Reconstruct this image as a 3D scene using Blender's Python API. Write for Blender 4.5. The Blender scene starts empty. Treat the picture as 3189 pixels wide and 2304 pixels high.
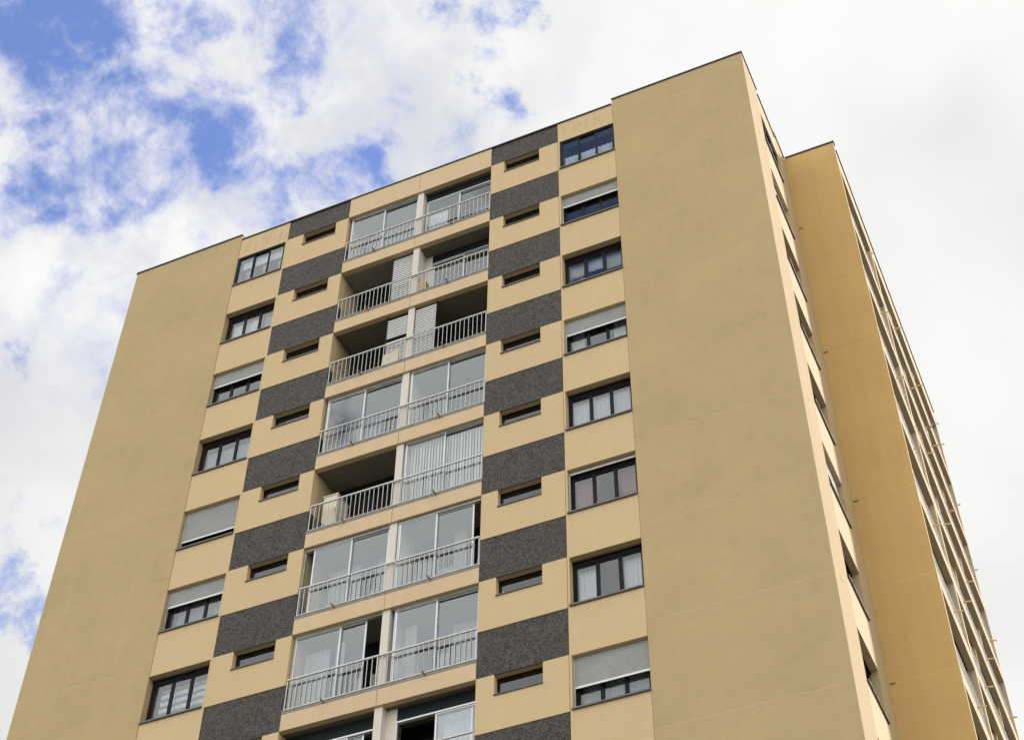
import bpy, bmesh, math, random
from mathutils import Vector, Matrix
random.seed(7)
C = bpy.context.scene.collection
R = math.radians
Z0 = 42.9            # height above ground of the reference line (head of the top-floor windows)
H = 2.8              # storey height
K = 10               # storeys modelled in detail, counted from the top
def LZ(k): return Z0 - H * k

# ------------------------------------------------------------------ node helpers
def new_mat(name):
    m = bpy.data.materials.new(name); m.use_nodes = True
    m.node_tree.nodes.clear()
    return m, m.node_tree
class G:
    """small node-graph helper"""
    def __init__(s, nt): s.nt = nt
    def n(s, t, **kw):
        x = s.nt.nodes.new(t)
        for k, v in kw.items(): setattr(x, k, v)
        return x
    def lk(s, a, b): s.nt.links.new(a, b)
    def put(s, sock, v):
        if isinstance(v, bpy.types.NodeSocket): s.lk(v, sock)
        else: sock.default_value = v
    def m(s, op, a, b=None, c=None, clamp=False):
        x = s.n('ShaderNodeMath', operation=op); x.use_clamp = clamp
        s.put(x.inputs[0], a)
        if b is not None: s.put(x.inputs[1], b)
        if c is not None: s.put(x.inputs[2], c)
        return x.outputs[0]
    def mr(s, v, a, b, c, d, interp='LINEAR'):
        x = s.n('ShaderNodeMapRange', interpolation_type=interp); x.clamp = True
        for i, q in enumerate((v, a, b, c, d)): s.put(x.inputs[i], q)
        return x.outputs[0]
    def noise(s, vec, scale, detail=4, rough=.55, dist=0.0):
        x = s.n('ShaderNodeTexNoise'); s.put(x.inputs['Vector'], vec)
        x.inputs['Scale'].default_value = scale; x.inputs['Detail'].default_value = detail
        x.inputs['Roughness'].default_value = rough; x.inputs['Distortion'].default_value = dist
        return x
    def mapping(s, vec, scale):
        x = s.n('ShaderNodeMapping'); s.put(x.inputs['Vector'], vec); x.inputs['Scale'].default_value = scale
        return x.outputs[0]
    def mix(s, f, a, b, mode='MIX'):
        x = s.n('ShaderNodeMix', data_type='RGBA', blend_type=mode)
        s.put(x.inputs[0], f); s.put(x.inputs[6], a); s.put(x.inputs[7], b)
        return x.outputs[2]
    def obj(s): return s.n('ShaderNodeTexCoord').outputs['Object']
def rgb(c): return (c[0], c[1], c[2], 1)

def stucco(name, col, joints=False, grain=.10, blotch=.13, streak=.10, rough=.9):
    m, nt = new_mat(name); g = G(nt); P = g.obj()
    big = g.noise(P, .45, 5, .6).outputs[0]
    mid = g.noise(P, 2.6, 5, .65, .4).outputs[0]
    fine = g.noise(P, 55, 3, .7).outputs[0]
    st = g.noise(g.mapping(P, (4.5, 4.5, .22)), 1.0, 5, .6).outputs[0]
    v = g.m('MULTIPLY_ADD', g.m('SUBTRACT', big, .5), blotch * 2, 1)
    v = g.m('ADD', v, g.m('MULTIPLY', g.m('SUBTRACT', mid, .5), blotch))
    v = g.m('ADD', v, g.m('MULTIPLY', g.m('SUBTRACT', fine, .5), grain * 2))
    v = g.m('ADD', v, g.m('MULTIPLY', g.m('SUBTRACT', st, .5), streak * 2))
    c = g.mix(1.0, rgb(col), g.n('ShaderNodeCombineColor').outputs[0], 'MULTIPLY')
    cc = [x for x in nt.nodes if x.bl_idname == 'ShaderNodeCombineColor'][0]
    for i in range(3): g.put(cc.inputs[i], v)
    # soft grey-green weathering patches
    w = g.mr(g.noise(P, .9, 6, .7, .6).outputs[0], .55, .75, 0, .22)
    c = g.mix(w, c, rgb((col[0] * .8, col[1] * .84, col[2] * .92)))
    if name == 'panel_cream':
        z = g.n('ShaderNodeSeparateXYZ'); g.lk(P, z.inputs[0])
        top = g.m('MULTIPLY', g.mr(z.outputs[2], Z0 + .02, Z0 + .35, 0, 1), g.mr(z.outputs[2], Z0 + .5, Z0 + .8, 1, .15))
        sn = g.mr(g.noise(g.mapping(P, (7, 7, 1.3)), 1, 5, .65, .4).outputs[0], .50, .66, 0, .5)
        c = g.mix(g.m('MULTIPLY', top, sn), c, rgb([q * .55 for q in col]))
        t = g.m('WRAP', g.m('SUBTRACT', z.outputs[2], Z0 - 1.44 - .03), H, 0.0)
        dr = g.mr(t, H - .55, H - .02, 0, 1)
        dn = g.mr(g.noise(g.mapping(P, (16, 16, .5)), 1, 3, .6).outputs[0], .53, .72, 0, .45)
        c = g.mix(g.m('MULTIPLY', dr, dn), c, rgb((col[0] * .62, col[1] * .62, col[2] * .6)))
    hgt = fine
    if joints:
        z = g.n('ShaderNodeSeparateXYZ'); g.lk(P, z.inputs[0])
        wob = g.m('MULTIPLY', g.m('SUBTRACT', g.noise(P, 1.3, 2).outputs[0], .5), .014)
        t = g.m('WRAP', g.m('ADD', g.m('SUBTRACT', z.outputs[2], Z0 + .33), wob), H / 2, -H / 2)
        a = g.m('ABSOLUTE', t)
        line = g.mr(a, .008, .017, 1, 0)
        br = g.mr(g.noise(P, 5, 3).outputs[0], .35, .6, .45, 1.0)
        c = g.mix(g.m('MULTIPLY', g.m('MULTIPLY', line, br), .30), c, rgb([min(1, q * 1.45 + .03) for q in col]))
        # a little dirt gathers above some joints
        dz = g.mr(t, .015, .12, 1, 0); dz = g.m('MULTIPLY', dz, g.m('GREATER_THAN', t, .012))
        dn = g.mr(g.noise(g.mapping(P, (1.2, 1.2, .8)), 1.0, 4, .7).outputs[0], .52, .72, 0, .6)
        c = g.mix(g.m('MULTIPLY', dz, dn), c, rgb([q * .5 for q in col]))
        hgt = g.m('ADD', fine, g.m('MULTIPLY', line, .8))
    b = g.n('ShaderNodeBump'); b.inputs['Strength'].default_value = .35; b.inputs['Distance'].default_value = .012
    g.put(b.inputs['Height'], hgt)
    p = g.n('ShaderNodeBsdfPrincipled'); g.put(p.inputs['Base Color'], c); p.inputs['Roughness'].default_value = rough
    p.inputs['Specular IOR Level'].default_value = .2
    g.lk(b.outputs[0], p.inputs['Normal'])
    o = g.n('ShaderNodeOutputMaterial'); g.lk(p.outputs[0], o.inputs[0])
    return m

def pebble(name):
    m, nt = new_mat(name); g = G(nt); P = g.obj()
    vo = g.n('ShaderNodeTexVoronoi'); g.put(vo.inputs['Vector'], P); vo.inputs['Scale'].default_value = 30
    n1 = g.noise(P, 16, 4, .7, 1.6).outputs[0]
    n2 = g.noise(P, 1.1, 4, .6).outputs[0]
    sp = g.mr(n1, .46, .58, 0, 1)
    c = g.mix(sp, rgb((.011, .0105, .0105)), rgb((.095, .080, .066)))
    sep = g.n('ShaderNodeSeparateColor'); g.lk(vo.outputs['Color'], sep.inputs[0])
    c = g.mix(g.mr(sep.outputs[0], .5, 1, 0, .55), c, rgb((.15, .125, .105)))
    c = g.mix(g.mr(sep.outputs[1], .75, 1, 0, .8), c, rgb((.022, .021, .023)))
    c = g.mix(g.mr(n2, .5, .8, 0, .35), c, rgb((.10, .086, .078)))
    b = g.n('ShaderNodeBump'); b.inputs['Strength'].default_value = .8; b.inputs['Distance'].default_value = .02
    g.put(b.inputs['Height'], g.m('ADD', vo.outputs['Distance'], n1))
    p = g.n('ShaderNodeBsdfPrincipled'); g.put(p.inputs['Base Color'], c); p.inputs['Roughness'].default_value = .75
    g.lk(b.outputs[0], p.inputs['Normal'])
    o = g.n('ShaderNodeOutputMaterial'); g.lk(p.outputs[0], o.inputs[0])
    return m

def plain(name, col, rough=.5, metal=0.0, var=.12, vs=3.0, spec=.5, stretch=(1, 1, 1)):
    m, nt = new_mat(name); g = G(nt); P = g.mapping(g.obj(), stretch)
    n = g.noise(P, vs, 6, .65).outputs[0]
    c = g.mix(g.mr(n, .3, .7, 0, 1), rgb([q * (1 - var) for q in col]), rgb([min(1, q * (1 + var)) for q in col]))
    p = g.n('ShaderNodeBsdfPrincipled'); g.put(p.inputs['Base Color'], c)
    g.put(p.inputs['Roughness'], g.mr(n, .3, .7, max(.02, rough - .1), min(1, rough + .1)))
    p.inputs['Metallic'].default_value = metal; p.inputs['Specular IOR Level'].default_value = spec
    o = g.n('ShaderNodeOutputMaterial'); g.lk(p.outputs[0], o.inputs[0])
    return m

def glass(name, tint=(.82, .86, .88), ior=1.75, rough=.012, warp=.004):
    m, nt = new_mat(name); g = G(nt)
    tr = g.n('ShaderNodeBsdfTransparent'); tr.inputs[0].default_value = rgb(tint)
    gl = g.n('ShaderNodeBsdfGlossy'); gl.inputs['Roughness'].default_value = rough; gl.inputs[0].default_value = (.92, .96, 1, 1)
    fr = g.n('ShaderNodeFresnel'); fr.inputs[0].default_value = ior
    P = g.obj()
    b = g.n('ShaderNodeBump'); b.inputs['Strength'].default_value = .25; b.inputs['Distance'].default_value = warp
    g.put(b.inputs['Height'], g.noise(P, 1.6, 2, .4).outputs[0]); g.lk(b.outputs[0], gl.inputs['Normal'])
    mx = g.n('ShaderNodeMixShader'); geo = g.n('ShaderNodeNewGeometry'); g.put(mx.inputs[0], g.m('MULTIPLY', fr.outputs[0], g.m('SUBTRACT', 1.0, geo.outputs['Backfacing']))); g.lk(tr.outputs[0], mx.inputs[1]); g.lk(gl.outputs[0], mx.inputs[2])
    # thin film of dust
    df = g.n('ShaderNodeBsdfDiffuse'); df.inputs[0].default_value = (.55, .54, .5, 1)
    m2 = g.n('ShaderNodeMixShader'); g.put(m2.inputs[0], g.mr(g.noise(P, 2.2, 5, .7).outputs[0], .35, .75, .0, .015))
    g.lk(mx.outputs[0], m2.inputs[1]); g.lk(df.outputs[0], m2.inputs[2])
    o = g.n('ShaderNodeOutputMaterial'); g.lk(m2.outputs[0], o.inputs[0])
    return m

def cloth(name, col, stripes=None, trans=.35):
    m, nt = new_mat(name); g = G(nt); P = g.obj()
    z = g.n('ShaderNodeSeparateXYZ'); g.lk(P, z.inputs[0])
    fold = g.noise(g.mapping(P, (9, 9, .3)), 1, 4, .6).outputs[0]
    c = g.mix(g.mr(fold, .3, .7, 0, 1), rgb([q * .82 for q in col]), rgb(col))
    if stripes:
        wv = g.m('MULTIPLY', g.m('SUBTRACT', g.noise(g.mapping(P, (7, 7, .2)), 1, 2).outputs[0], .5), .09)
        t = g.m('PINGPONG', g.m('ADD', z.outputs[2], wv), .105)
        c = g.mix(g.mr(t, .03, .055, 1, 0), rgb(stripes), c)
    d = g.n('ShaderNodeBsdfDiffuse'); g.put(d.inputs[0], c)
    t2 = g.n('ShaderNodeBsdfTranslucent'); g.put(t2.inputs[0], c)
    mx = g.n('ShaderNodeMixShader'); mx.inputs[0].default_value = trans
    g.lk(d.outputs[0], mx.inputs[1]); g.lk(t2.outputs[0], mx.inputs[2])
    o = g.n('ShaderNodeOutputMaterial'); g.lk(mx.outputs[0], o.inputs[0])
    return m

M = dict(
    end=stucco('render_sand', (.452, .341, .182), joints=True, blotch=.15, streak=.055, grain=.14),
    panel=stucco('panel_cream', (.578, .438, .251), blotch=.06, streak=.05, grain=.05),
    beam=stucco('beam_cream', (.60, .455, .285), blotch=.07, streak=.07, grain=.05),
    jamb=stucco('jamb_cream', (.50, .385, .225), blotch=.08, streak=.06, grain=.05),
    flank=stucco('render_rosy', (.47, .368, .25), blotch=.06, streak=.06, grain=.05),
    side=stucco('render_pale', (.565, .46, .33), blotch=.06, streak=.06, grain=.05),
    wing=stucco('render_ochre', (.55, .366, .150), joints=True, blotch=.09, streak=.10),
    pebble=pebble('dark_pebbledash'),
    pillar=stucco('pillar_white', (.66, .60, .53), blotch=.05, grain=.04),
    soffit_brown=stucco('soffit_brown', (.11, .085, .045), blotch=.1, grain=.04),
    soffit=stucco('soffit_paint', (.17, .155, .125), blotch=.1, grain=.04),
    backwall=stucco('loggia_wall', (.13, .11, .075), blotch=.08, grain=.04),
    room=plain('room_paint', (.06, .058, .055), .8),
    coping=plain('coping_metal', (.02, .021, .024), .5, 0, .3, spec=.3),
    coping_highlight=plain('coping_highlight', (.45, .5, .55), .5, .2),
    sill=plain('sill_metal', (.10, .095, .10), .4, .3, .3, 6),
    frame=plain('window_frame_dark', (.014, .010, .014), .5, 0, .25, 4, spec=.12),
    frame_blue=plain('window_frame_slate', (.008, .012, .020), .5, 0, .2, 4, spec=.15),
    alu=plain('aluminium_frame', (.52, .53, .54), .38, .55, .12, 6),
    rail=plain('rail_paint', (.53, .525, .51), .5, .15, .16, 9, stretch=(1, 1, .3)),
    flash=plain('slab_edge_grey', (.25, .235, .23), .7, 0, .3, 7),
    shutter=plain('shutter_grey', (.33, .335, .335), .55, 0, .08, 2.5),
    shutter_bar=plain('shutter_bar', (.66, .67, .67), .4, .2),
    louver=plain('louver_white', (.66, .66, .66), .5, 0, .06),
    brass=plain('spout_brown', (.27, .19, .085), .55, .1, .3, 12),
    spout=plain('spout_sunlit', (.62, .46, .22), .6, 0, .2, 12),  # same spouts as on the front, with the sunlight put into the colour
    board=plain('ceiling_boards', (.30, .285, .26), .7, 0, .2),
    dark=plain('dark_panel', (.010, .014, .016), .5, 0, .3, spec=.12),
    glass=glass('window_glass', (.9, .92, .93), 1.95),
    glass_dark=glass('slot_glass', (.22, .30, .34), 1.75),
    glass2=glass('loggia_glass', (.92, .94, .94), 2.25),
    dim=cloth('curtain_pale', (.42, .45, .45)),
    white=cloth('curtain_white', (.86, .88, .88)),
    net=cloth('curtain_net', (.50, .55, .58), trans=.4),
    cream=cloth('curtain_cream', (.80, .79, .72)),
    pink=cloth('curtain_rose', (.42, .17, .16)),
    blush=cloth('curtain_blush', (.62, .42, .46)),
    stripe=cloth('curtain_striped', (.30, .31, .31), stripes=(.82, .84, .84)),
    blind=plain('blind_slat', (.66, .68, .66), .6, 0, .08, 2),
    wood=plain('crate_wood', (.50, .38, .22), .7, 0, .3, 9, stretch=(1, 1, 6)),
    cream_board=plain('board_cream', (.62, .54, .42), .6, 0, .06),
    cabinet=plain('cabinet_cream', (.60, .54, .42), .5, 0, .06),
    black=plain('bag_black', (.012, .012, .014), .5),
    leaf=plain('leaf_green', (.03, .055, .018), .6, 0, .5, 14),
    flower=plain('petal_red', (.35, .02, .018), .6, 0, .3, 20),
    terracotta=plain('planter_brown', (.16, .08, .045), .8, 0, .2),
    steel=plain('steel_grey', (.38, .37, .34), .4, .7),
    red=plain('cloth_red', (.5, .10, .09), .8),
    ground=None, roof=plain('roof_felt', (.10, .10, .10), .9),
)

# ------------------------------------------------------------------ mesh helpers
class MB:
    def __init__(s, fr=None): s.bm = bmesh.new(); s.fr = fr or (lambda u, d, v: (u, d, v))
    def hexa(s, pts):
        vs = [s.bm.verts.new(s.fr(*p)) for p in pts]
        fs = [s.bm.faces.new([vs[i] for i in f]) for f in ((0, 1, 2, 3), (7, 6, 5, 4), (0, 4, 5, 1), (1, 5, 6, 2), (2, 6, 7, 3), (3, 7, 4, 0))]
        return fs
    def box(s, u0, u1, d0, d1, v0, v1):
        return s.hexa([(u0, d0, v0), (u1, d0, v0), (u1, d1, v0), (u0, d1, v0), (u0, d0, v1), (u1, d0, v1), (u1, d1, v1), (u0, d1, v1)])
    def strip(s, prof_a, prof_b):
        """closed band swept from profile a to profile b (lists of points)"""
        A = [s.bm.verts.new(s.fr(*p)) for p in prof_a]; B = [s.bm.verts.new(s.fr(*p)) for p in prof_b]
        n = len(A)
        for i in range(n):
            j = (i + 1) % n
            s.bm.faces.new((A[i], A[j], B[j], B[i]))
        s.bm.faces.new(A[::-1]); s.bm.faces.new(B)
    def tube(s, p0, p1, r, n=10, r1=None):
        p0 = Vector(s.fr(*p0)); p1 = Vector(s.fr(*p1)); ax = (p1 - p0).normalized()
        a = ax.orthogonal().normalized(); b = ax.cross(a); r1 = r if r1 is None else r1
        A = [s.bm.verts.new(p0 + (a * math.cos(t) + b * math.sin(t)) * r) for t in [2 * math.pi * i / n for i in range(n)]]
        B = [s.bm.verts.new(p1 + (a * math.cos(t) + b * math.sin(t)) * r1) for t in [2 * math.pi * i / n for i in range(n)]]
        for i in range(n): s.bm.faces.new((A[i], A[(i + 1) % n], B[(i + 1) % n], B[i]))
        s.bm.faces.new(A[::-1]); s.bm.faces.new(B)
    def build(s, name, mat, parent=None, label=None, smooth=False, origin=None, mat2=None):
        bmesh.ops.recalc_face_normals(s.bm, faces=s.bm.faces[:])
        me = bpy.data.meshes.new(name)
        loc = None
        if origin == 'base':
            xs = [v.co for v in s.bm.verts]
            loc = Vector(((min(v.x for v in xs) + max(v.x for v in xs)) / 2, (min(v.y for v in xs) + max(v.y for v in xs)) / 2, min(v.z for v in xs)))
            bmesh.ops.translate(s.bm, verts=s.bm.verts[:], vec=-loc)
        elif isinstance(origin, Vector):
            bmesh.ops.translate(s.bm, verts=s.bm.verts[:], vec=-origin)
        s.bm.to_mesh(me); s.bm.free(); me.materials.append(mat)
        if smooth:
            for p in me.polygons: p.use_smooth = True
        o = bpy.data.objects.new(name, me); C.objects.link(o)
        if loc is not None: o.location = loc
        if parent is not None: o.parent = parent
        if label: o['label'] = label
        return o
def tag(o, label, cat, group=None):
    o['label'] = label; o['category'] = cat
    if group: o['group'] = group
    return o
def thing(name, loc, label, cat, group=None):
    o = bpy.data.objects.new(name, None); C.objects.link(o); o.location = loc; o.empty_display_size = .3
    return tag(o, label, cat, group)
def front(u, d, v): return (u, d, v)
def sideX(X): return lambda u, d, v: (X - d, u, v)

# ------------------------------------------------------------------ measurements (metres)
XL0, XL1, XLW = -13.33, -9.17, -7.366          # left end wall, left window column
DL0, DL1 = -7.305, -5.046                       # left chequer column
B0, B1 = -5.046, 0.0                            # loggias
DR0, DR1 = 0.0, 2.252                           # right chequer column
W0, W1, XR1 = 2.316, 4.10, 8.33                 # right window column, right end wall
ROOF, PAR = Z0 + .945, Z0 + 1.2
SY0, SY1, YW = 1.455, 3.2, 4.3                  # side window column, wing front
XW = 9.957                                      # wing side face
ZB = LZ(K) - 1.44 + H                           # bottom of the detailed storeys

tower = thing('apartment_tower', (0, 0, 0), 'tall sand-coloured apartment tower with dark pebble panels, stacked balconies and an ochre wing', 'building')
T = tower

# ---------------------------------------------------- main walls
def ctx(nm, mat, *boxes, fr=None, label=None):
    b = MB(fr)
    for q in boxes: b.box(*q)
    return b.build(nm, M[mat], T, label)
ctx('end_wall', 'end', (XL0, XL1 - .004, 0, SY0, 0, PAR))
ctx('end_wall', 'end', (W1 + .004, XR1, 0, .02, 0, PAR), (W1 + .004, XR1 - .02, .02, SY0, 0, PAR))
# flank of the right end wall: same building, paler colour
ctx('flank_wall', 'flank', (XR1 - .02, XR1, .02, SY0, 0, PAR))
ctx('flank_wall', 'jamb', (W1 + .3, XR1, SY1, YW, 0, PAR))
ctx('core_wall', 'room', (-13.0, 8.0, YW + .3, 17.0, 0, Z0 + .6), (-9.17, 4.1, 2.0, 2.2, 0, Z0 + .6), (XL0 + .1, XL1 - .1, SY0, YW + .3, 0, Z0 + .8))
ctx('roof', 'roof', (-9.17, XR1 - .4, .36, YW + .3, Z0 + .40, Z0 + .75))
ctx('lower_wall', 'panel', (XL1, DL0, .02, .4, 0, ZB - 1.3), (DR1, W1, .02, .4, 0, ZB - 1.3))
ctx('lower_wall', 'pebble', (DL0, DL1, .02, .4, 0, ZB - 1.3), (DR0, DR1, .02, .4, 0, ZB - 1.3))
ctx('lower_wall', 'beam', (B0, B1, .05, .4, 0, ZB - 1.3))
ctx('lower_wall', 'side', (XR1 - .35, XR1, SY0, SY1, 0, ZB - 1.3))
ctx('room_wall', 'room', (XR1 - 3, XR1 - .36, SY0, SY0 + .04, 0, ROOF - .2), (XR1 - 3.1, XR1 - 3, SY0, SY1, 0, ROOF - .2))

# copings
def coping(fr, u0, u1, z, d1=.3, over=.03):
    b = MB(fr); b.box(u0, u1, -over, d1, z, z + .045)
    o = b.build('coping', M['coping'], T)
    t = MB(fr); t.box(u0 + .005, u1 - .005, -over - .004, d1, z + .045, z + .062)  # pale strip painting in the bright highlight line above the coping
    t.build('coping_light_line', M['coping_highlight'], o)
coping(front, XL0 - .03, XL1 + .01, PAR); coping(front, XL1 + .012, W1 - .012, ROOF)
coping(front, W1 - .01, XR1 + .03, PAR)
S = sideX(XR1)
coping(S, .31, SY0 + .01, PAR); coping(S, SY0 + .012, SY1 - .012, ROOF); coping(S, SY1 - .01, YW - .04, PAR)

# ---------------------------------------------------- windows
def shutter_mesh(fr, u0, u1, vt, vb, d, pitch=.047):
    b = MB(fr); n = max(1, int((vt - vb) / pitch)); p = (vt - vb) / n
    for i in range(n):
        t = vt - i * p; q = t - p + .004
        prof = [(0, t), (-.007, t - p * .3), (-.008, t - p * .6), (0, q), (.006, q), (.006, t)]
        b.strip([(u0, d + a, z) for a, z in prof], [(u1, d + a, z) for a, z in prof])
    return b
def window(fr, u0, u1, k, shut=0.0, flush=False, npan=3, fm='frame', gap=0.0, order=None, label=None):
    vt, vb = LZ(k) - .034, LZ(k) - 1.44
    d = .03 if flush else .20
    f = MB(fr); e = .055; hd = .06 if flush else .15
    f.box(u0 + .004, u0 + e, d, d + .09, vb + .05, vt - hd); f.box(u1 - e, u1 - .004, d, d + .09, vb + .05, vt - hd)
    f.box(u0 + .004, u1 - .004, d, d + .09, vt - hd, vt - .004); f.box(u0 + .004, u1 - .004, d, d + .09, vb + .005, vb + .05)
    if not flush:
        f.box(u0 + .004, u1 - .004, d - .035, d - .002, vt - .075, vt - .03)     # shutter box lip
    w = f.build('window', M[fm], T, label)
    # sashes
    a, c = u0 + e, u1 - e; sw = (c - a) / npan; t = .032 if flush else .046
    for i in range(npan):
        p, q = a + i * sw, a + (i + 1) * sw
        dd = d + .02 + (.022 if flush and i % 2 else 0)
        sb = MB(fr); z0, z1 = vb + .052, vt - hd - .002
        sb.box(p + .001, p + t, dd, dd + .05, z0, z1); sb.box(q - t, q - .001, dd, dd + .05, z0, z1)
        sb.box(p + t, q - t, dd, dd + .05, z0, z0 + t * .8); sb.box(p + t, q - t, dd, dd + .05, z1 - t, z1)
        sb.build('sash', M[fm], w)
        pb = MB(fr); pb.box(p + t - .005, q - t + .005, dd + .02, dd + .026, z0 + t * .8 - .005, z1 - t + .005)
        pb.build('pane', M['glass'], w)
    # sill
    s = MB(fr); s.box(u0 - .012, u1 - .002, -.045, d + .02, vb - .028, vb); s.box(u0 - .012, u1 - .002, -.05, -.045, vb - .04, vb + .004)
    s.build('sill', M['sill'], w)
    if shut > 0:
        h = (vt - vb) * shut; dd = d - .075
        sh = shutter_mesh(fr, u0 + .03, u1 - .012, vt - .005, vt - h + .05, dd); so = sh.build('roller_shutter', M['shutter'], w)
        sb = MB(fr); sb.box(u0 + .03, u1 - .012, dd - .012, dd + .012, vt - h, vt - h + .049); sb.build('shutter_bar', M['shutter_bar'], w)
        gb = MB(fr); gb.box(u0 + .006, u0 + .03, dd - .02, dd + .02, vb + .003, vt - .006); gb.build('shutter_guide', M['alu'], w)
    return w

# spandrels of both window columns and of the flank column
def spandrels(fr, u0, u1, mat, th=.34, jamb=None):
    for k in range(-1, K):
        z1 = ROOF if k < 0 else LZ(k) - 1.44
        z0 = LZ(k + 1) - .034
        b = MB(fr); b.box(u0, u1, .002, th, z0, z1)
        if jamb: # thin edge strips beside the opening below
            b.box(jamb[0], jamb[1], .002, th, z0 - 1.406, z0)
        b.build('spandrel_panel', M[mat], T)
spandrels(front, XL1 + .012, DL0 - .006, 'panel', jamb=(XLW, DL0 - .006))
spandrels(front, DR1 + .012, W1 - .004, 'panel', jamb=(DR1 + .012, W0))
spandrels(S, SY0 + .006, SY1 - .006, 'side')

for k in range(K):
    # right column of the front
    sh = {1: .34, 3: .41, 5: .07, 7: .59}.get(k, 0)
    window(front, W0, W1, k, sh, flush=(k == 0), fm='frame_blue' if k == 0 else 'frame', label={7: 'dark window with its grey roller shutter nearly down'}.get(k))
    sh = {2: .39, 4: .78, 5: .40}.get(k, 0)
    window(front, XL1 + .014, XLW, k, sh, flush=(k == 0), fm='frame_blue' if k == 0 else 'frame')
    sh = {1: .8, 5: .3, 8: .5}.get(k, 0)
    window(S, SY0 + .008, SY1 - .008, k, sh, flush=(k == 0), fm='frame_blue' if k == 0 else 'frame')

# ---------------------------------------------------- chequer columns
def chequer(u0, u1, s0, s1):
    for k in range(K + 1):
        z = LZ(k)
        b = MB(); b.box(u0, u1, .014, .3, z + .002, (ROOF - .002) if k == 0 else z + H - 1.487 - .002)
        b.build('pebble_panel', M['pebble'], T)
        if k == K: break
        b = MB(); zt, zb = z - .0, z - 1.487
        b.box(u0, s0, 0, .3, zb, zt); b.box(s1, u1, 0, .3, zb, zt); b.box(s0, s1, 0, .3, zb, z - .545)
        b.build('render_panel', M['panel'], T)
        # slot window
        f = MB(); d = .15
        f.box(s0 + .003, s1 - .003, d, d + .05, z - .545 + .003, z - .52); f.box(s0 + .003, s1 - .003, d, d + .05, z - .045, z - .004)
        f.box(s0 + .003, s0 + .03, d, d + .05, z - .52, z - .05); f.box(s1 - .03, s1 - .003, d, d + .05, z - .52, z - .05)
        w = f.build('slot_window', M['frame'], T)
        p = MB(); p.box(s0 + .028, s1 - .028, d + .02, d + .026, z - .523, z - .047); p.build('pane', M['glass_dark'], w)
        h = MB(); h.box(s0 + .002, s1 - .002, .018, d, z - .022, z - .001); h.build('head', M['jamb'], w)
        h = MB(); h.box(s0 - .004, s1 + .004, -.008, .017, z - .02, z + .004); h.build('drip_edge', M['coping'], w)
        s = MB(); s.box(s0 - .008, s1 + .004, -.035, d + .02, z - .572, z - .547); s.build('sill', M['sill'], w)
chequer(DL0, DL1 - .003, -6.70, -5.495)
chequer(DR0 + .003, DR1, .456, 1.632)

# ---------------------------------------------------- floor slabs and loggia walls
for k in range(-1, K):
    z = LZ(k) - 2.34
    if k >= 0:
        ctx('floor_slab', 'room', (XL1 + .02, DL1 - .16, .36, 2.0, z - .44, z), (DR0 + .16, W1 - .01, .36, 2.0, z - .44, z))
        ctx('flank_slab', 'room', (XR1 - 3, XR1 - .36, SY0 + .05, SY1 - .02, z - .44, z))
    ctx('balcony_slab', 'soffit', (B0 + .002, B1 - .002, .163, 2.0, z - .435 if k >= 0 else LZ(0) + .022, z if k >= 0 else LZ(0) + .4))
zlo = LZ(K)
ctx('loggia_wall', 'jamb', (B0 - .15, B0, .305, 2.0, zlo, Z0 + .3))
ctx('loggia_wall', 'jamb', (B1, B1 + .15, .305, 2.0, zlo, Z0 + .3))

BJ = -2.515
for k in range(K + 1):
    z = LZ(k); z1 = ROOF - .002 if k == 0 else z + .47
    # edge beams
    for u0, u1 in ((B0 + .004, BJ - .007), (BJ + .007, B1 - .004)):
        ctx('edge_beam', 'beam', (u0, u1, -.004, .16, z, z1))
    if k == 0: continue
    # grey slab edge strip with flaking lower lip
    ctx('slab_edge', 'flash', (B0 + .004, B1 - .004, -.016, .16, z + .472, z + .535), (B0 + .004, B1 - .004, -.03, .10, z + .535, z + .55))
    for x in (-3.92, -1.292):
        b = MB(); b.tube((x, .05, z + .505), (x + .012, -.20, z + .478), .024); b.build('drain_spout', M['brass'], T)
    # railing
    b = MB(); y = .012; zb, zt = z + .565, z + 1.46
    b.box(B0 + .03, B1 - .012, y - .022, y + .022, zt - .04, zt)
    b.box(B0 + .03, B1 - .012, y - .016, y + .016, zb, zb + .03)
    n = 37
    for i in range(n + 1):
        x = B0 + .045 + (B1 - B0 - .072) * i / n
        w = .012 if i in (0, n // 2, n) else .0066
        b.box(x - w, x + w, y - .009, y + .009, zb + .03, zt - .04)
    for x in (B0 + .25, -3.7, -2.2, -.3):
        b.box(x - .02, x + .02, y - .012, y + .012, z + .55, zb)
    b.build('railing', M['rail'], T)
    # pillar and partition between the two loggias
for k in range(K):
    z = LZ(k)
    ctx('pillar', 'pillar', (-2.575, -2.372, .06, .30, z - 2.335, z - .002))
    ctx('partition_wall', 'pillar', (-2.555, -2.392, .303, 2.0, z - 2.335, z + .02))

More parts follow.
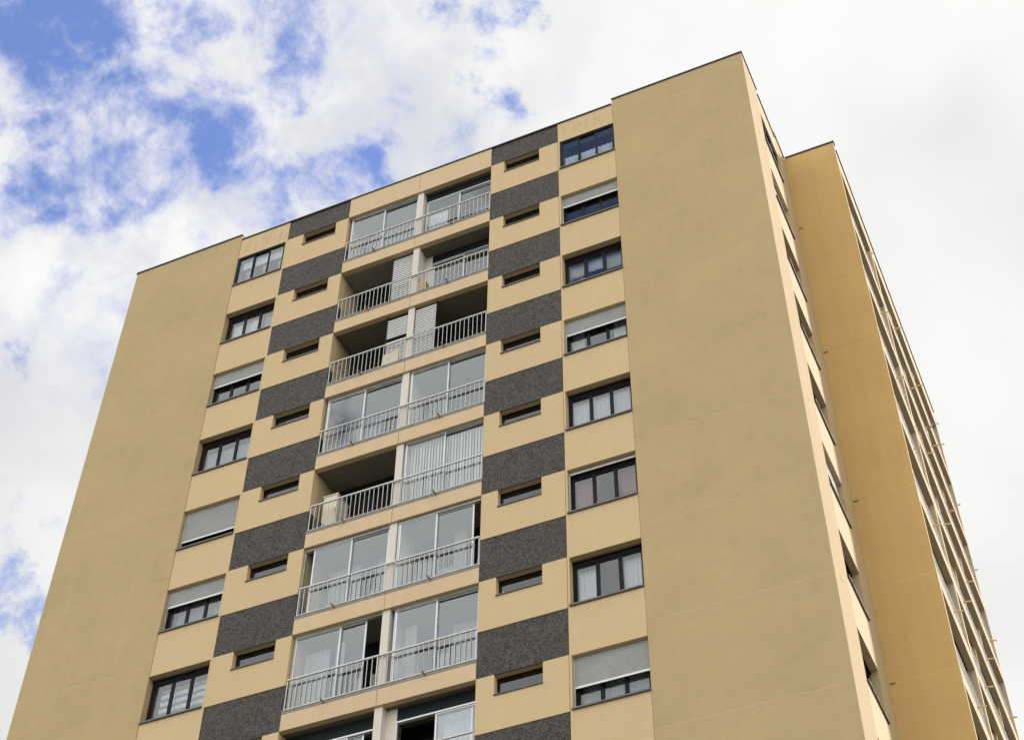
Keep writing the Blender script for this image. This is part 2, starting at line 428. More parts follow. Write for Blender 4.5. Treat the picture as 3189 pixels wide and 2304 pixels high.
def glazing(k, x0, x1, d, ztop=-.03, zbot=-2.335, panels=None, transom=0.0, fw=.045, gl='glass2', back=True, fr=front, mat='alu', label=None):
    """sliding loggia glazing: panels = list of (x0, x1)"""
    z = LZ(k); vt, vb = z + ztop, z + zbot
    f = MB(fr)
    if transom > 0:
        vt2 = vt - transom
    else: vt2 = vt
    f.box(x0, x1, d - .03, d + .06, vt2 - fw, vt2); f.box(x0, x1, d - .03, d + .06, vb, vb + .05)
    f.box(x0, x0 + fw * .6, d - .02, d + .05, vb + .05, vt2 - fw); f.box(x1 - fw * .6, x1, d - .02, d + .05, vb + .05, vt2 - fw)
    w = f.build('loggia_glazing', M[mat], T, label)
    if transom > 0:
        t = MB(fr); t.box(x0, x1, d, d + .04, vt2 + .002, vt); t.build('transom', M['dark'], w)
    panels = panels or [(x0 + fw * .6, (x0 + x1) / 2 + .02), ((x0 + x1) / 2 - .02, x1 - fw * .6)]
    for i, (p, q) in enumerate(panels):
        dd = d + (.024 if i % 2 else -.012)
        s = MB(fr); za, zc = vb + .052, vt2 - fw - .002
        s.box(p, p + fw, dd, dd + .028, za, zc); s.box(q - fw, q, dd, dd + .028, za, zc)
        s.box(p + fw, q - fw, dd, dd + .028, za, za + .06); s.box(p + fw, q - fw, dd, dd + .028, zc - fw * .8, zc)
        s.build('sash', M[mat], w)
        g = MB(fr); g.box(p + fw - .006, q - fw + .006, dd + .011, dd + .017, za + .055, zc - fw * .8 + .006)
        g.build('pane', M[gl], w)
    return w
LA, LB, RA, RB = B0 + .01, -2.58, -2.365, B1 - .01
# inner patio doors (all loggias)
for k in range(K):
    for a, b in ((LA, -2.56), (-2.388, RB)):
        glazing(k, a, b, 1.06, ztop=-.002, transom=.34, mat='frame_blue', fw=.05, gl='glass')
glazing(0, LA + .07, LB, .13, ztop=-.02)
glazing(0, RA + .03, RB, .25, transom=.36, gl='glass')
glazing(1, -2.16, RB, .55, transom=.36, gl='glass')
ctx('loggia_wall', 'pillar', (-2.388, -2.162, .55, .63, LZ(1) - 2.335, LZ(1) + .01))
glazing(3, LA + .07, LB, .13, ztop=-.03)
glazing(3, RA + .04, RB, .11, ztop=-.008, fw=.04)
glazing(4, RA + .05, RB, .11, ztop=-.008, fw=.032)
glazing(5, LA, LB, .11, panels=[(-4.78, -3.66), (-3.70, LB - .03)])
glazing(5, RA + .03, RB, .10, panels=[(RA + .06, -1.24), (-1.28, -.24)])
glazing(6, LA + .02, LB, .13, ztop=-.008, panels=[(LA + .05, -3.72), (-3.76, -3.04)])
glazing(6, RA + .1, RB, .13, ztop=-.008)
glazing(7, LA, LB, .30, transom=.36, panels=[(-4.2, -3.35), (-3.40, -2.95)])
glazing(7, -2.1, RB, .29, transom=.34, panels=[(-1.12, RB - .03), (-1.14, -.2)])
glazing(8, LA, LB, .13); glazing(8, RA, RB, .13)
glazing(9, LA, LB, .13); glazing(9, RA, RB, .13)
ctx('loggia_wall', 'pillar', (-2.388, -2.102, .29, .37, LZ(7) - 2.335, LZ(7) + .01))
# slatted ceiling of the second loggia from the top
b = MB(); z = LZ(1)
for i in range(9):
    y = .17 + i * .098
    b.box(B0 + .01, -2.58, y, y + .066, z + .003, z + .018)
b.build('ceiling_boards', M['board'], T, 'dark boarded balcony ceiling')

# slatted white shutters hung near the loggia front
def louver(k, x0, x1, d, segs):
    f = MB(); z = LZ(k)
    f.box(x0 - .03, x0, d - .02, d + .02, z - 2.33, z - .01) ; f.box(x1, x1 + .02, d - .02, d + .02, z - 2.33, z - .01)
    o = f.build('shutter_screen', M['frame'], T)
    for a, c in segs:
        s = MB(); n = int((a - c) / .088)
        for i in range(n):
            t = z + a - i * (a - c) / n
            q = t - (a - c) / n + .040
            s.strip([(x0 + .004, d - .01, t), (x0 + .004, d - .013, (t + q) / 2), (x0 + .004, d - .008, q), (x0 + .004, d + .006, q), (x0 + .004, d + .006, t)],
                    [(x1 - .004, d - .01, t), (x1 - .004, d - .013, (t + q) / 2), (x1 - .004, d - .008, q), (x1 - .004, d + .006, q), (x1 - .004, d + .006, t)])
        s.build('roller_shutter', M['louver'], o)
        k2 = MB(); k2.box(x0 + .01, x1 - .01, d + .008, d + .014, z + c, z + a); k2.build('slat_gap_shade', M['dark'], o)  # dark sheet added behind the slats so the gaps look shaded
louver(1, -3.30, -2.60, .18, [(-.10, -2.33)])
louver(2, -3.26, -2.60, .12, [(-.20, -1.02), (-1.16, -2.33)])
louver(2, -2.36, -1.68, .12, [(-.13, -2.33)])

# ---------------------------------------------------- wing
ctx('wing_wall', 'wing', (XR1 + .002, XW, YW, YW + .02, 0, PAR), (6.0, XW - .02, YW + .02, YW + .16, 0, PAR))
ctx('wing_wall', 'side', (XW - .02, XW, YW + .02, YW + .16, 0, PAR))
coping(lambda u, d, v: (u, YW + d, v), XR1 + .035, XW + .03, PAR, d1=.16)
SW = sideX(XW)
coping(SW, YW + .17, 17.1, ROOF)
BAYS = [(YW + .16, 8.0), (8.25, 16.85)]
for a, c in ((8.0, 8.25), (16.85, 17.1)):
    ctx('wing_pier', 'side', (a, c, 0, 1.06, 0, ROOF), fr=SW)
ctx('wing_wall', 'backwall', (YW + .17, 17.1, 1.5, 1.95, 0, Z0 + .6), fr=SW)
for y in (10.93, 13.9):
    ctx('partition_wall', 'jamb', (y - .08, y + .08, .12, 1.5, LZ(K), Z0), fr=SW)
ctx('lower_wall', 'beam', (YW + .17, 17.0, .1, .4, 0, LZ(K) + .3), fr=SW)
for k in range(K + 1):
    z = LZ(k)
    for a, c in BAYS:
        ctx('edge_beam', 'side', (a + .002, c - .002, .003, .17, z, ROOF - .002 if k == 0 else z + .47), fr=SW)
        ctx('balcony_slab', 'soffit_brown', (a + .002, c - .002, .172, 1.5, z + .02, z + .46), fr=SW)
        if k == 0: continue
        ctx('slab_edge', 'flash', (a + .004, c - .004, .008, .16, z + .472, z + .54), fr=SW)
        b = MB(SW); d = .07; zb, zt = z + .565, z + 1.46
        b.box(a + .02, c - .02, d - .02, d + .02, zt - .04, zt); b.box(a + .02, c - .02, d - .015, d + .015, zb, zb + .03)
        n = int((c - a) / .135)
        for i in range(n + 1):
            y = a + .04 + (c - a - .08) * i / n
            b.box(y - .0105, y + .0105, d - .011, d + .011, zb + .03, zt - .04)
        for y in (a + .3, (a + c) / 2, c - .3): b.box(y - .02, y + .02, d - .012, d + .012, z + .54, zb)
        b.build('railing', M['rail'], T)
        # patio doors at the back of the bay
        b = MB(SW); n = max(2, int((c - a) / 2.8)); 
        for i in range(n):
            y0 = a + (c - a) * (i + .14) / n; y1 = a + (c - a) * (i + .86) / n
            b.box(y0, y1, 1.44, 1.498, z - H + .48 + H, z + H - .35)
        w = b.build('patio_door', M['frame_blue'], T)
        g = MB(SW)
        for i in range(n):
            y0 = a + (c - a) * (i + .14) / n; y1 = a + (c - a) * (i + .86) / n; ym = (y0 + y1) / 2
            g.box(y0 + .06, ym - .03, 1.43, 1.436, z + .55, z + H - .42); g.box(ym + .03, y1 - .06, 1.43, 1.436, z + .55, z + H - .42)
        g.build('pane', M['glass'], w)
    if k == 0: continue
    for y in (6.2, 9.55, 12.3, 15.35):
        b = MB(SW); b.tube((y, .05, z + .505), (y + .02, -.21, z + .48), .024); b.build('drain_spout', M['spout'], T)
# overflow slots on the flank and at the inner corner
for k in range(1, K, 2):
    z = LZ(k) + .33
    b = MB(S); b.box(.55, .75, -.004, .01, z + .28, z + .295); b.build('wall_slot', M['sill'], T)
    b = MB(); b.box(XR1 + .03, XR1 + .16, YW - .012, YW + .01, z - .02, z + .012); b.build('wall_slot', M['sill'], T)

# ------------------------------------------------------------------ things in and on the tower
def curtain(x0, x1, d, z0, z1, mat, label, fr=front, waves=6, amp=.022, taper=0.0, group='curtains behind the windows', name='curtain', cat='curtain'):
    b = MB(fr); n = waves * 8
    rows = 5
    top = []
    ph = random.random() * 6
    V = []
    for side in (0, 1):
        G_ = []
        for j in range(rows + 1):
            t = j / rows; row = []
            for i in range(n + 1):
                s = i / n
                u = x0 + (x1 - x0) * s
                if taper: u = u + taper * math.sin(math.pi * t) * (s - (0 if taper > 0 else 1)) * -1 * (1 if taper > 0 else -1) * -1 if False else u - taper * t * (s if taper > 0 else (1 - s))
                a = amp * math.sin(s * waves * 2 * math.pi + ph + .35 * math.sin(s * 9 + ph)) * (.6 + .4 * t)
                row.append(b.bm.verts.new(fr(u, d + a + side * .005, z1 + (z0 - z1) * t)))
            G_.append(row)
        V.append(G_)
    for G_ in V:
        for j in range(rows):
            for i in range(n): b.bm.faces.new((G_[j][i], G_[j][i + 1], G_[j + 1][i + 1], G_[j + 1][i]))
    A, B = V
    for i in range(n):
        b.bm.faces.new((A[0][i], A[0][i + 1], B[0][i + 1], B[0][i])); b.bm.faces.new((A[rows][i], A[rows][i + 1], B[rows][i + 1], B[rows][i]))
    for j in range(rows):
        b.bm.faces.new((A[j][0], A[j + 1][0], B[j + 1][0], B[j][0])); b.bm.faces.new((A[j][n], A[j + 1][n], B[j + 1][n], B[j][n]))
    o = b.build(name, M[mat], None, smooth=True, origin='base')
    return tag(o, label, cat, group)
def zz(k, a): return LZ(k) + a
# right column
curtain(2.40, 4.02, .16, zz(0, -1.42), zz(0, -.78), 'white', 'white half-height curtain in the blue-tinted top right window', waves=12)
curtain(2.38, 2.90, .40, zz(2, -.72), zz(2, -.10), 'cream', 'pale roller blind half down in the left pane of the third right-hand window', amp=.003, waves=2, name='roller_blind', cat='blind', group='blinds in the windows')
curtain(2.95, 3.46, .40, zz(2, -.66), zz(2, -.10), 'white', 'pale roller blind half down in the middle pane of the third right-hand window', amp=.003, waves=2, name='roller_blind', cat='blind', group='blinds in the windows')
curtain(3.50, 4.06, .40, zz(2, -.80), zz(2, -.10), 'cream', 'pale roller blind half down in the right pane of the third right-hand window', amp=.003, waves=2, name='roller_blind', cat='blind', group='blinds in the windows')
curtain(2.40, 2.75, .40, zz(3, -1.43), zz(3, -.2), 'white', 'white curtain at the left under the half-closed shutter of the fourth right-hand window', waves=5, taper=-.05)
curtain(3.6, 4.05, .40, zz(3, -1.43), zz(3, -.2), 'white', 'white curtain at the right under the half-closed shutter of the fourth right-hand window', waves=5)
curtain(2.37, 4.06, .38, zz(4, -1.42), zz(4, -.08), 'white', 'white vertically pleated curtain filling the unshuttered window in the middle of the right column', waves=26, amp=.014)
curtain(2.40, 3.05, .40, zz(5, -1.43), zz(5, -.12), 'pink', 'rose curtain gathered at the left of the right-hand window with the short shutter', waves=5, taper=.25)
curtain(3.45, 4.06, .40, zz(5, -1.43), zz(5, -.12), 'pink', 'rose curtain gathered at the right of the right-hand window with the short shutter', waves=5, taper=-.2)
curtain(2.40, 2.88, .38, zz(6, -1.43), zz(6, -.10), 'white', 'white curtain in the left pane of the open window one storey above the lowest shutter', waves=4)
curtain(3.52, 4.06, .38, zz(6, -1.43), zz(6, -.10), 'white', 'white curtain in the right pane of the open window one storey above the lowest shutter', waves=5)
curtain(2.40, 4.05, .40, zz(7, -1.43), zz(7, -.15), 'net', 'grey net curtain showing below the lowest roller shutter on the right', waves=14)
# left column
curtain(-9.08, -7.44, .20, zz(0, -.52), zz(0, -.09), 'white', 'white blind across the top of the topmost left window', amp=.003, waves=2, name='roller_blind', cat='blind', group='blinds in the windows')
curtain(-8.88, -8.62, .24, zz(0, -1.42), zz(0, -.6), 'blush', 'blush curtain in the left pane of the topmost left window', waves=3, taper=.12)
curtain(-8.30, -8.06, .24, zz(0, -1.42), zz(0, -.6), 'blush', 'blush curtain in the middle pane of the topmost left window', waves=3, taper=-.12)
curtain(-7.72, -7.45, .24, zz(0, -1.42), zz(0, -.6), 'blush', 'blush curtain in the right pane of the topmost left window', waves=3, taper=-.1)
curtain(-9.05, -8.0, .40, zz(1, -1.43), zz(1, -.30), 'white', 'white panel curtain filling the second window down on the left', waves=6, amp=.01)
curtain(-7.92, -7.42, .40, zz(1, -1.43), zz(1, -.30), 'net', 'bluish net curtain at the right of the second window down on the left', waves=5)
curtain(-9.05, -7.45, .40, zz(3, -1.43), zz(3, -.35), 'net', 'grey net curtain in the unshuttered window between two shuttered ones on the left', waves=10, amp=.012)
curtain(-9.0, -7.45, .42, zz(5, -1.43), zz(5, -.2), 'net', 'grey net curtain under the shutter just above the striped curtain on the left', waves=10, amp=.012)
curtain(-8.98, -7.42, .40, zz(6, -1.42), zz(6, -.26), 'stripe', 'white curtain with wavy horizontal stripes in the lowest left window', waves=9, amp=.012)
# loggias
GL = 'curtains behind the balcony glazing'
curtain(-4.8, -2.72, .95, zz(0, -2.3), zz(0, -.2), 'dim', 'grey net curtain behind the glazing of the topmost left balcony', waves=10, group=GL)
curtain(-2.25, -1.62, .36, zz(0, -2.3), zz(0, -.95), 'white', 'white curtain low behind the glazing of the topmost right balcony', waves=6, group=GL)
curtain(-1.0, -.15, .95, zz(0, -2.3), zz(0, -.5), 'net', 'grey net curtain at the right end of the topmost right balcony', waves=6, group=GL)
curtain(-4.8, -3.6, .95, zz(3, -2.3), zz(3, -.3), 'net', 'grey net curtain inside the left balcony that mirrors blue sky', waves=7, group=GL)
curtain(-2.2, -1.5, .9, zz(3, -2.3), zz(3, -.3), 'dim', 'pale curtain inside the right balcony next to the blue-mirroring one', waves=5, group=GL)
curtain(-4.7, -3.75, .85, zz(5, -2.3), zz(5, -.3), 'dim', 'pale curtain behind the left balcony glazing with a dark gap at its left end', waves=6, group=GL)
curtain(-3.3, -2.7, .85, zz(5, -2.3), zz(5, -.3), 'dim', 'pale curtain by the pillar in the left balcony with a dark left end', waves=4, group=GL)
curtain(-2.2, -1.55, .8, zz(5, -2.3), zz(5, -.9), 'dim', 'pale curtain low behind the right balcony glazing with a dark gap at its right end', waves=4, group=GL)
curtain(-1.1, -.75, .8, zz(5, -2.3), zz(5, -.2), 'dim', 'narrow pale curtain in the right balcony with a dark gap at its right end', waves=3, group=GL)
curtain(-4.9, -4.2, .5, zz(6, -2.3), zz(6, -.3), 'dim', 'pale curtain at the left of the lowest fully visible left balcony', waves=4, group=GL)
curtain(-3.98, -3.75, .4, zz(6, -2.3), zz(6, -.3), 'dim', 'narrow pale curtain in the middle of the lowest fully visible left balcony', waves=2, group=GL)
curtain(-2.15, -1.85, .5, zz(6, -2.3), zz(6, -.3), 'dim', 'narrow pale curtain by the pillar in the lowest fully visible right balcony', waves=3, group=GL)
curtain(-1.1, -.1, .9, zz(6, -2.3), zz(6, -.3), 'dim', 'pale curtain at the right of the lowest fully visible right balcony', waves=7, group=GL)
curtain(-1.05, -.12, .6, zz(7, -2.3), zz(7, -.5), 'net', 'bluish net curtain in the cut-off balcony at the bottom edge', waves=6, group=GL)
# vertical slat blind
b = MB(); n = 25
vb = thing('vertical_blind', (-1.18, .24, LZ(4) - 2.3), 'pale vertical slat blind drawn across the balcony beside the open one with the cabinet', 'blind')
for i in range(n):
    x = -2.24 + (2.13) * (i + .5) / n; a = -.58 + .10 * math.sin(i * 2.3); w = .044
    dx, dy = w * math.cos(a), w * math.sin(a)
    b.hexa([(x - dx, .25 - dy, LZ(4) - 2.28), (x + dx, .25 + dy, LZ(4) - 2.28), (x + dx, .254 + dy, LZ(4) - 2.28), (x - dx, .254 - dy, LZ(4) - 2.28),
            (x - dx, .25 - dy, LZ(4) - .10), (x + dx, .25 + dy, LZ(4) - .10), (x + dx, .254 + dy, LZ(4) - .10), (x - dx, .254 - dy, LZ(4) - .10)])
O = vb.location.copy()
b.build('slats', M['blind'], vb, origin=O)
h = MB(); h.box(-2.26, -.09, .225, .28, LZ(4) - .10, LZ(4) - .06); h.build('head_rail', M['alu'], vb, origin=O)

# crate, board, pole, cabinet, bag
zf = LZ(1) - 2.335
cr = thing('wooden_crate', (-2.20, .18, zf), 'pale slatted wooden crate standing beside the pillar on the second balcony down', 'crate'); O = cr.location.copy()
b = MB()
for i in range(5):
    zz0 = zf + .03 + i * .115
    b.box(-2.34, -2.06, .06, .075, zz0, zz0 + .085); b.box(-2.34, -2.06, .285, .30, zz0, zz0 + .085)
    b.box(-2.34, -2.325, .075, .285, zz0, zz0 + .085); b.box(-2.075, -2.06, .075, .285, zz0, zz0 + .085)
b.build('slats', M['wood'], cr, origin=O)
b = MB()
for x in (-2.325, -2.105):
    for y in (.076, .254): b.box(x, x + .03, y, y + .03, zf, zf + .60)
b.build('corner_posts', M['wood'], cr, origin=O)
zf = LZ(2) - 2.335
b = MB(); b.hexa([(-3.33, .06, zf), (-2.80, .06, zf), (-2.80, .085, zf), (-3.33, .085, zf), (-3.31, .088, zf + .66), (-2.80, .088, zf + .74), (-2.80, .112, zf + .74), (-3.31, .112, zf + .66)])
tag(b.build('cream_board', M['cream_board'], None, origin='base'), 'cream board leaning behind the rail in front of the raised slatted shutter', 'board')
bp = thing('broom', (-4.35, .34, zf), 'dark broom leaning against the left wall of the third balcony down', 'broom'); O = bp.location.copy()
b = MB(); b.tube((-4.35, .34, zf + .1), (-5.03, .30, zf + 1.37), .016); b.build('handle', M['black'], bp, origin=O)
b = MB(); b.box(-4.50, -4.20, .31, .37, zf, zf + .11); b.build('brush_head', M['terracotta'], bp, origin=O)
zf = LZ(4) - 2.335
cb = thing('storage_cabinet', (-4.59, .55, zf), 'cream storage cabinet against the left wall of the open balcony in the middle', 'cabinet'); O = cb.location.copy()
b = MB(); b.box(-4.80, -4.38, .27, .84, zf + .04, zf + 1.44); b.box(-4.82, -4.36, .25, .86, zf + 1.44, zf + 1.47); b.box(-4.79, -4.39, .29, .82, zf, zf + .04)
b.build('body', M['cabinet'], cb, origin=O)
b = MB(); b.box(-4.79, -4.39, .252, .268, zf + .42, zf + 1.36); b.build('door', M['cabinet'], cb, origin=O)
b = MB(); b.box(-4.79, -4.39, .252, .268, zf + .24, zf + .41); b.box(-4.79, -4.39, .252, .268, zf + .06, zf + .23); b.build('drawer', M['cabinet'], cb, origin=O)
b = MB(); b.box(-4.43, -4.415, .235, .251, zf + .8, zf + .95); b.build('handle', M['steel'], cb, origin=O)
b = MB(); bmesh.ops.create_icosphere(b.bm, subdivisions=3, radius=1)
for v in b.bm.verts:
    c = v.co; k_ = 1 + .08 * math.sin(5 * c.x + 3 * c.z) + .05 * math.sin(9 * c.y + 4 * c.x)
    v.co = Vector((-4.85 + .175 * c.x * k_ * (1 - .25 * c.z), .16 + .10 * c.y * k_, zf + .30 + (.30 * c.z * k_ if c.z > -.8 else -.245)))
tag(b.build('black_bag', M['black'], None, smooth=True, origin='base'), 'black rounded bag in the left corner behind the rail next to the cream cabinet', 'bag')
# bottle on a slot-window sill
zf = LZ(6) - .547
b = MB(); b.tube((.585, .12, zf), (.585, .12, zf + .11), .024, 12); b.tube((.585, .12, zf + .11), (.585, .12, zf + .14), .024, 12, .010); b.tube((.585, .12, zf + .14), (.585, .12, zf + .165), .011, 12)
tag(b.build('white_bottle', M['white'], None, origin='base'), 'small white bottle standing in the slot window beside the second lowest right pebble panel', 'bottle')
# striped cloth in a window
b = MB(); 
ct = thing('striped_cloth', (2.75, .42, LZ(2) - 1.05), 'small red and white cloth hanging in the window with half-lowered pale blinds', 'cloth'); O = ct.location.copy()
for i in range(4): b.box(2.70, 2.83, .42, .425, LZ(2) - 1.05 + i * .08, LZ(2) - 1.01 + i * .08)
b.build('red_bands', M['red'], ct, origin=O)
b = MB()
for i in range(3): b.box(2.70, 2.83, .42, .425, LZ(2) - 1.01 + i * .08, LZ(2) - .97 + i * .08)
b.build('white_bands', M['white'], ct, origin=O)
# flower boxes along the wing railing
zr = LZ(2) - 1.42
for y, n, lab in ((8.95, .5, 'flower box with red blooms on the wing railing, nearest the pier'), (10.05, .9, 'flower box with red blooms on the wing railing, second from the pier'),
             (12.65, .9, 'flower box with red blooms on the wing railing, between the two middle spouts'), (14.1, 1.0, 'flower box with red blooms on the wing railing, beyond the third spout'), (15.9, .9, 'flower box with red blooms on the wing railing, at the far end')):
    pl = thing('flower_box', (XW - .18, y, zr - .1), lab, 'flower box', 'flower boxes along the wing railing'); O = pl.location.copy()
    b = MB(); b.hexa([(XW - .24, y - n / 2, zr - .1), (XW - .12, y - n / 2, zr - .1), (XW - .12, y + n / 2, zr - .1), (XW - .24, y + n / 2, zr - .1),
                      (XW - .26, y - n / 2 - .02, zr + .06), (XW - .10, y - n / 2 - .02, zr + .06), (XW - .10, y + n / 2 + .02, zr + .06), (XW - .26, y + n / 2 + .02, zr + .06)])
    b.build('trough', M['terracotta'], pl, origin=O)
    lf, fl = MB(), MB()
    for i in range(int(260 * n)):
        c = Vector((XW - .17 + random.gauss(0, .07), y + random.uniform(-n / 2, n / 2), zr + .06 + abs(random.gauss(0, .10))))
        a = Vector((random.uniform(-1, 1), random.uniform(-1, 1), random.uniform(-1, 1))).normalized(); q = a.orthogonal().normalized(); s = random.uniform(.018, .034)
        t = fl if random.random() < .22 else lf
        t.bm.faces.new([t.bm.verts.new(c + a * s), t.bm.verts.new(c + q * s * .7), t.bm.verts.new(c - a * s), t.bm.verts.new(c - q * s * .7)])
    lf.build('foliage', M['leaf'], pl, origin=O); fl.build('blooms', M['flower'], pl, origin=O)
# small aerial on the wing balcony
zr = LZ(1) - 1.0
ae = thing('aerial', (9.95, 12.75, zr), 'small metal aerial arm sticking out over the wing balcony rail', 'aerial'); O = ae.location.copy()
b = MB(); b.tube((9.62, 12.75, zr - .03), (10.34, 12.80, zr + .05), .012); b.tube((9.9, 12.75, zr - .36), (9.9, 12.75, zr + .03), .014); b.build('arm', M['steel'], ae, origin=O)
b = MB()
for i in range(5):
    x = 10.0 + i * .075
    b.tube((x, 12.62, zr + .02), (x, 12.90, zr + .02), .006)
b.build('rods', M['steel'], ae, origin=O)
b = MB(); bmesh.ops.create_icosphere(b.bm, subdivisions=2, radius=.05)
for v in b.bm.verts: v.co = v.co * Vector((1, .6, 1)).x + Vector((10.06, 12.74, zr - .05))
b.build('junction_box', M['louver'], ae, origin=O)

# ------------------------------------------------------------------ ground
m, nt = new_mat('ground_mix'); g = G(nt); P = g.obj()
n1 = g.noise(P, .05, 5, .6).outputs[0]; n2 = g.noise(P, 3, 6, .7).outputs[0]
c = g.mix(g.mr(n1, .45, .55, 0, 1), rgb((.13, .125, .11)), rgb((.075, .085, .05)))
c = g.mix(g.mr(n2, .3, .7, 0, .3), c, rgb((.16, .155, .14)))
p = g.n('ShaderNodeBsdfPrincipled'); g.put(p.inputs['Base Color'], c); p.inputs['Roughness'].default_value = .9
o = g.n('ShaderNodeOutputMaterial'); g.lk(p.outputs[0], o.inputs[0])
b = MB(); v = [b.bm.verts.new(q) for q in ((-900, -900, 0), (900, -900, 0), (900, 900, 0), (-900, 900, 0))]; b.bm.faces.new(v)
gr = b.build('ground', m); gr['kind'] = 'structure'; gr['label'] = 'pale paved ground round the foot of the tower'

# ------------------------------------------------------------------ sky: blue with broken cloud
SUN_EL, SUN_AZ = R(35), math.atan2(1, .75)
w = bpy.data.worlds.new('World'); bpy.context.scene.world = w; w.use_nodes = True
nt = w.node_tree; nt.nodes.clear(); g = G(nt)
D = g.n('ShaderNodeTexCoord').outputs['Generated']
sky = g.n('ShaderNodeTexSky', sky_type='NISHITA'); sky.sun_disc = False
sky.sun_elevation = SUN_EL; sky.sun_rotation = SUN_AZ; sky.air_density = 1.0; sky.dust_density = .6; sky.ozone_density = 1.5
HOLES = [((-.452,.329,.829),.031,1),((-.472,.329,.818),.022,.9),((-.435,.363,.824),.025,.9),((-.393,.38,.838),.018,.8),((-.417,.385,.823),.020,.7),((-.434,.377,.818),.017,.7),((-.351,.388,.852),.020,.55),((-.398,.42,.816),.024,.66),((-.415,.406,.815),.017,.6),((-.358,.461,.812),.017,.62),((-.367,.481,.797),.0141,.7),((-.331,.489,.807),.0169,.66),((-.353,.479,.804),.0112,.6),((-.482,.37,.794),.0127,.8),((-.49,.406,.771),.0169,.85),((-.469,.417,.779),.0169,.75),((-.459,.428,.779),.0112,.6),((-.413,.44,.798),.0112,.5),((-.449,.433,.781),.0098,.4),((-.23,.453,.861),.0169,.9),((-.225,.47,.854),.0112,.5),((-.286,.468,.836),.0141,.4),((-.262,.509,.82),.0169,.3),((-.235,.496,.836),.0112,.4),((-.539,.458,.707),.0084,.5),((-.534,.469,.704),.0084,.55),((-.532,.479,.698),.0079,.5),((-.502,.503,.704),.0084,.3),((-.561,.526,.639),.009,.5),((-.545,.543,.639),.0112,.3),((-.575,.543,.612),.0118,.9),((-.573,.554,.604),.0118,1.05),((-.564,.565,.602),.0141,.9),((-.578,.561,.593),.011,1.1),
 # openings in the cloud behind the viewer, seen mirrored in the glass
 ((-.194,-.533,.824),.035,1.7),((-.215,-.568,.795),.022,1.6),((-.395,-.585,.708),.026,1.05),((-.41,-.575,.705),.012,.5)]
nv = g.noise(D, 24, 6, .62); wv = g.n('ShaderNodeVectorMath', operation='MULTIPLY_ADD')
sb = g.n('ShaderNodeVectorMath', operation='SUBTRACT'); g.lk(nv.outputs['Color'], sb.inputs[0]); sb.inputs[1].default_value = (.5, .5, .5)
g.lk(sb.outputs[0], wv.inputs[0]); wv.inputs[1].default_value = (.085, .085, .085); g.lk(D, wv.inputs[2])
acc = None
for d, r, a in HOLES:
    x = g.n('ShaderNodeVectorMath', operation='DISTANCE'); g.lk(wv.outputs[0], x.inputs[0])
    L = math.sqrt(sum(q * q for q in d)); x.inputs[1].default_value = [q / L for q in d]
    e = g.mr(x.outputs['Value'], 0, r * 2.9, a, 0, 'SMOOTHSTEP')
    acc = e if acc is None else g.m('SMOOTH_MAX', acc, e, .12)
acc = g.m('MINIMUM', acc, 1.7)
f1 = g.noise(D, 17, 10, .6, .3).outputs[0]
f2 = g.noise(D, 60, 7, .65, .2).outputs[0]
val = g.m('ADD', g.m('MULTIPLY', g.m('SUBTRACT', f1, .5), 2.9), g.m('MULTIPLY', g.m('SUBTRACT', f2, .5), 1.1))
x = g.n('ShaderNodeVectorMath', operation='DISTANCE'); g.lk(D, x.inputs[0]); x.inputs[1].default_value = (-.43, .385, .816)
broad = g.mr(x.outputs['Value'], .05, .20, .28, 0, 'SMOOTHSTEP')
val = g.m('MULTIPLY', val, g.mr(acc, 0, .4, g.mr(broad, 0, .28, .12, 1.35), 1.35))
val = g.m('SUBTRACT', g.m('ADD', val, 1.0), g.m('ADD', broad, g.m('MULTIPLY', acc, .88)))
cover = g.mr(val, -.34, .80, .10, 1, 'SMOOTHSTEP')
# cloud tone: soft grey undersides and bright tops
t1 = g.noise(D, 7, 6, .55).outputs[0]; t2 = g.noise(D, 22, 6, .6, .2).outputs[0]
tone = g.m('ADD', g.m('MULTIPLY', t1, .6), g.m('MULTIPLY', t2, .4))
left = g.mr(x.outputs['Value'], .12, .34, 1, 0, 'SMOOTHSTEP')
shade = g.mr(tone, .36, .62, 0, 1, 'SMOOTHSTEP')
calm = g.mr(g.noise(D, 3.2, 3, .45).outputs[0], .38, .62, 0, 1, 'SMOOTHSTEP')
shade = g.m('ADD', g.m('MULTIPLY', shade, g.mr(left, 0, 1, .18, 1)), g.m('MULTIPLY', calm, g.mr(left, 0, 1, .82, 0)))
cc = g.mix(shade, g.mix(left, rgb((.74, .74, .735)), rgb((.66, .67, .715))), rgb((.92, .92, .905)))
thin = g.m('MAXIMUM', g.mr(val, .3, .95, 0, 1), g.mr(broad, 0, .12, 1, 0))
cc = g.mix(thin, rgb((.66, .68, .83)), cc)
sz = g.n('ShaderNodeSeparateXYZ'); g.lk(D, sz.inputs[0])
gain = g.mr(sz.outputs[1], .1, -.75, 1.0, 2.1, 'SMOOTHSTEP')        # extra sky brightness added behind the viewer to light the front wall
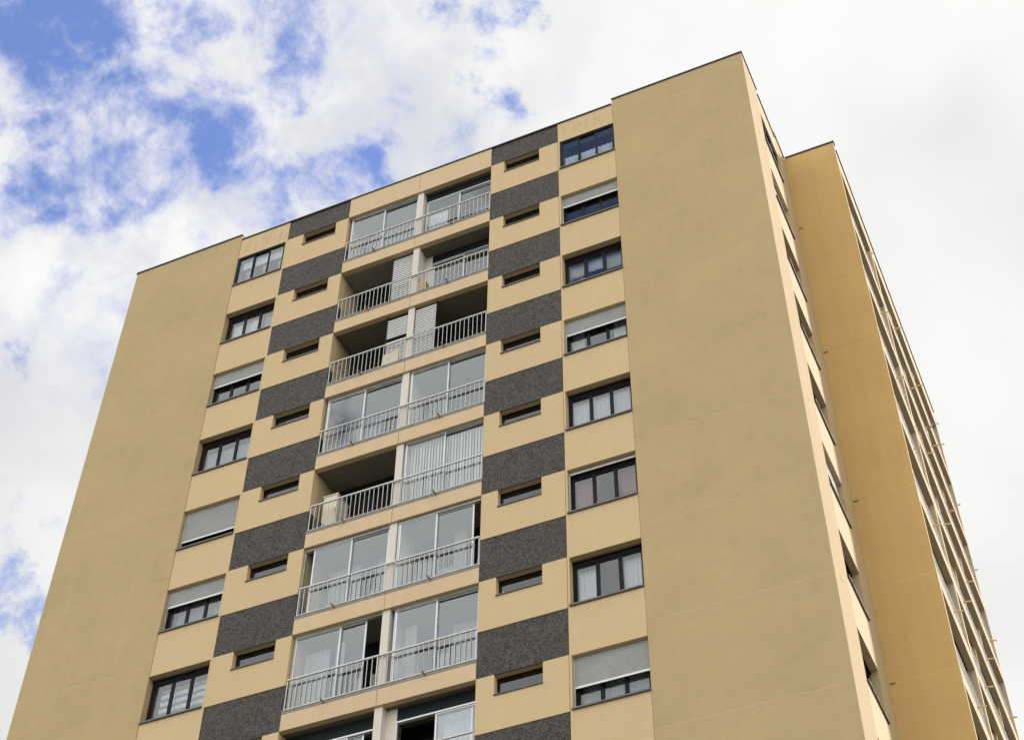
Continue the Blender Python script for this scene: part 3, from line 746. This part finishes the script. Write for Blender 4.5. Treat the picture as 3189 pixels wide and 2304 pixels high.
bgc = g.n('ShaderNodeBackground'); g.lk(cc, bgc.inputs[0]); g.put(bgc.inputs[1], g.m('ADD', 1.0, g.m('MULTIPLY', g.m('SUBTRACT', gain, 1.0), g.m('POWER', cover, 2.0))))
hs = g.n('ShaderNodeHueSaturation'); hs.inputs['Saturation'].default_value = 1.22; hs.inputs['Value'].default_value = 1.8; hs.inputs['Hue'].default_value = .515; g.lk(sky.outputs[0], hs.inputs['Color'])
bgs = g.n('ShaderNodeBackground'); g.lk(hs.outputs[0], bgs.inputs[0]); bgs.inputs[1].default_value = .15 * 1.0
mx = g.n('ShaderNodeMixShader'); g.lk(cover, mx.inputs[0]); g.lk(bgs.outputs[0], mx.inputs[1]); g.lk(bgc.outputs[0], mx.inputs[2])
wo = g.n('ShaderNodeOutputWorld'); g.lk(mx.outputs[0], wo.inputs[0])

# sun
sd = bpy.data.lights.new('sun', 'SUN'); sd.energy = 4.8; sd.angle = R(9); sd.color = (1, .93, .80)
so = bpy.data.objects.new('sun', sd); C.objects.link(so)
sv = Vector((math.sin(SUN_AZ) * math.cos(SUN_EL), math.cos(SUN_AZ) * math.cos(SUN_EL), math.sin(SUN_EL)))
so.rotation_euler = (-sv).to_track_quat('-Z', 'Y').to_euler(); so.location = (60, 40, 80)

# camera: standing on the ground, looking up at the tower
cd = bpy.data.cameras.new('camera'); cam = bpy.data.objects.new('camera', cd); C.objects.link(cam)
cd.sensor_fit = 'HORIZONTAL'; cd.sensor_width = 36; cd.lens = 4999.396 / 3189 * 36; cd.clip_end = 5000; cd.clip_start = .1
r_, u_, b_ = Vector((0.913124, 0.4076, 0.008186)), Vector((0.294406, -0.673167, 0.678359)), Vector((0.28201, -0.617016, -0.734685))
mt = Matrix((r_, u_, b_)).transposed().to_4x4(); mt.translation = Vector((12.9034, -26.4834, Z0 - 41.2847))
cam.matrix_world = mt
sc = bpy.context.scene; sc.camera = cam
sc.view_settings.view_transform = 'Standard'; sc.view_settings.look = 'None'; sc.view_settings.exposure = .08; sc.view_settings.gamma = 1
sc.cycles.max_bounces = 10; sc.cycles.transparent_max_bounces = 24; sc.cycles.diffuse_bounces = 4
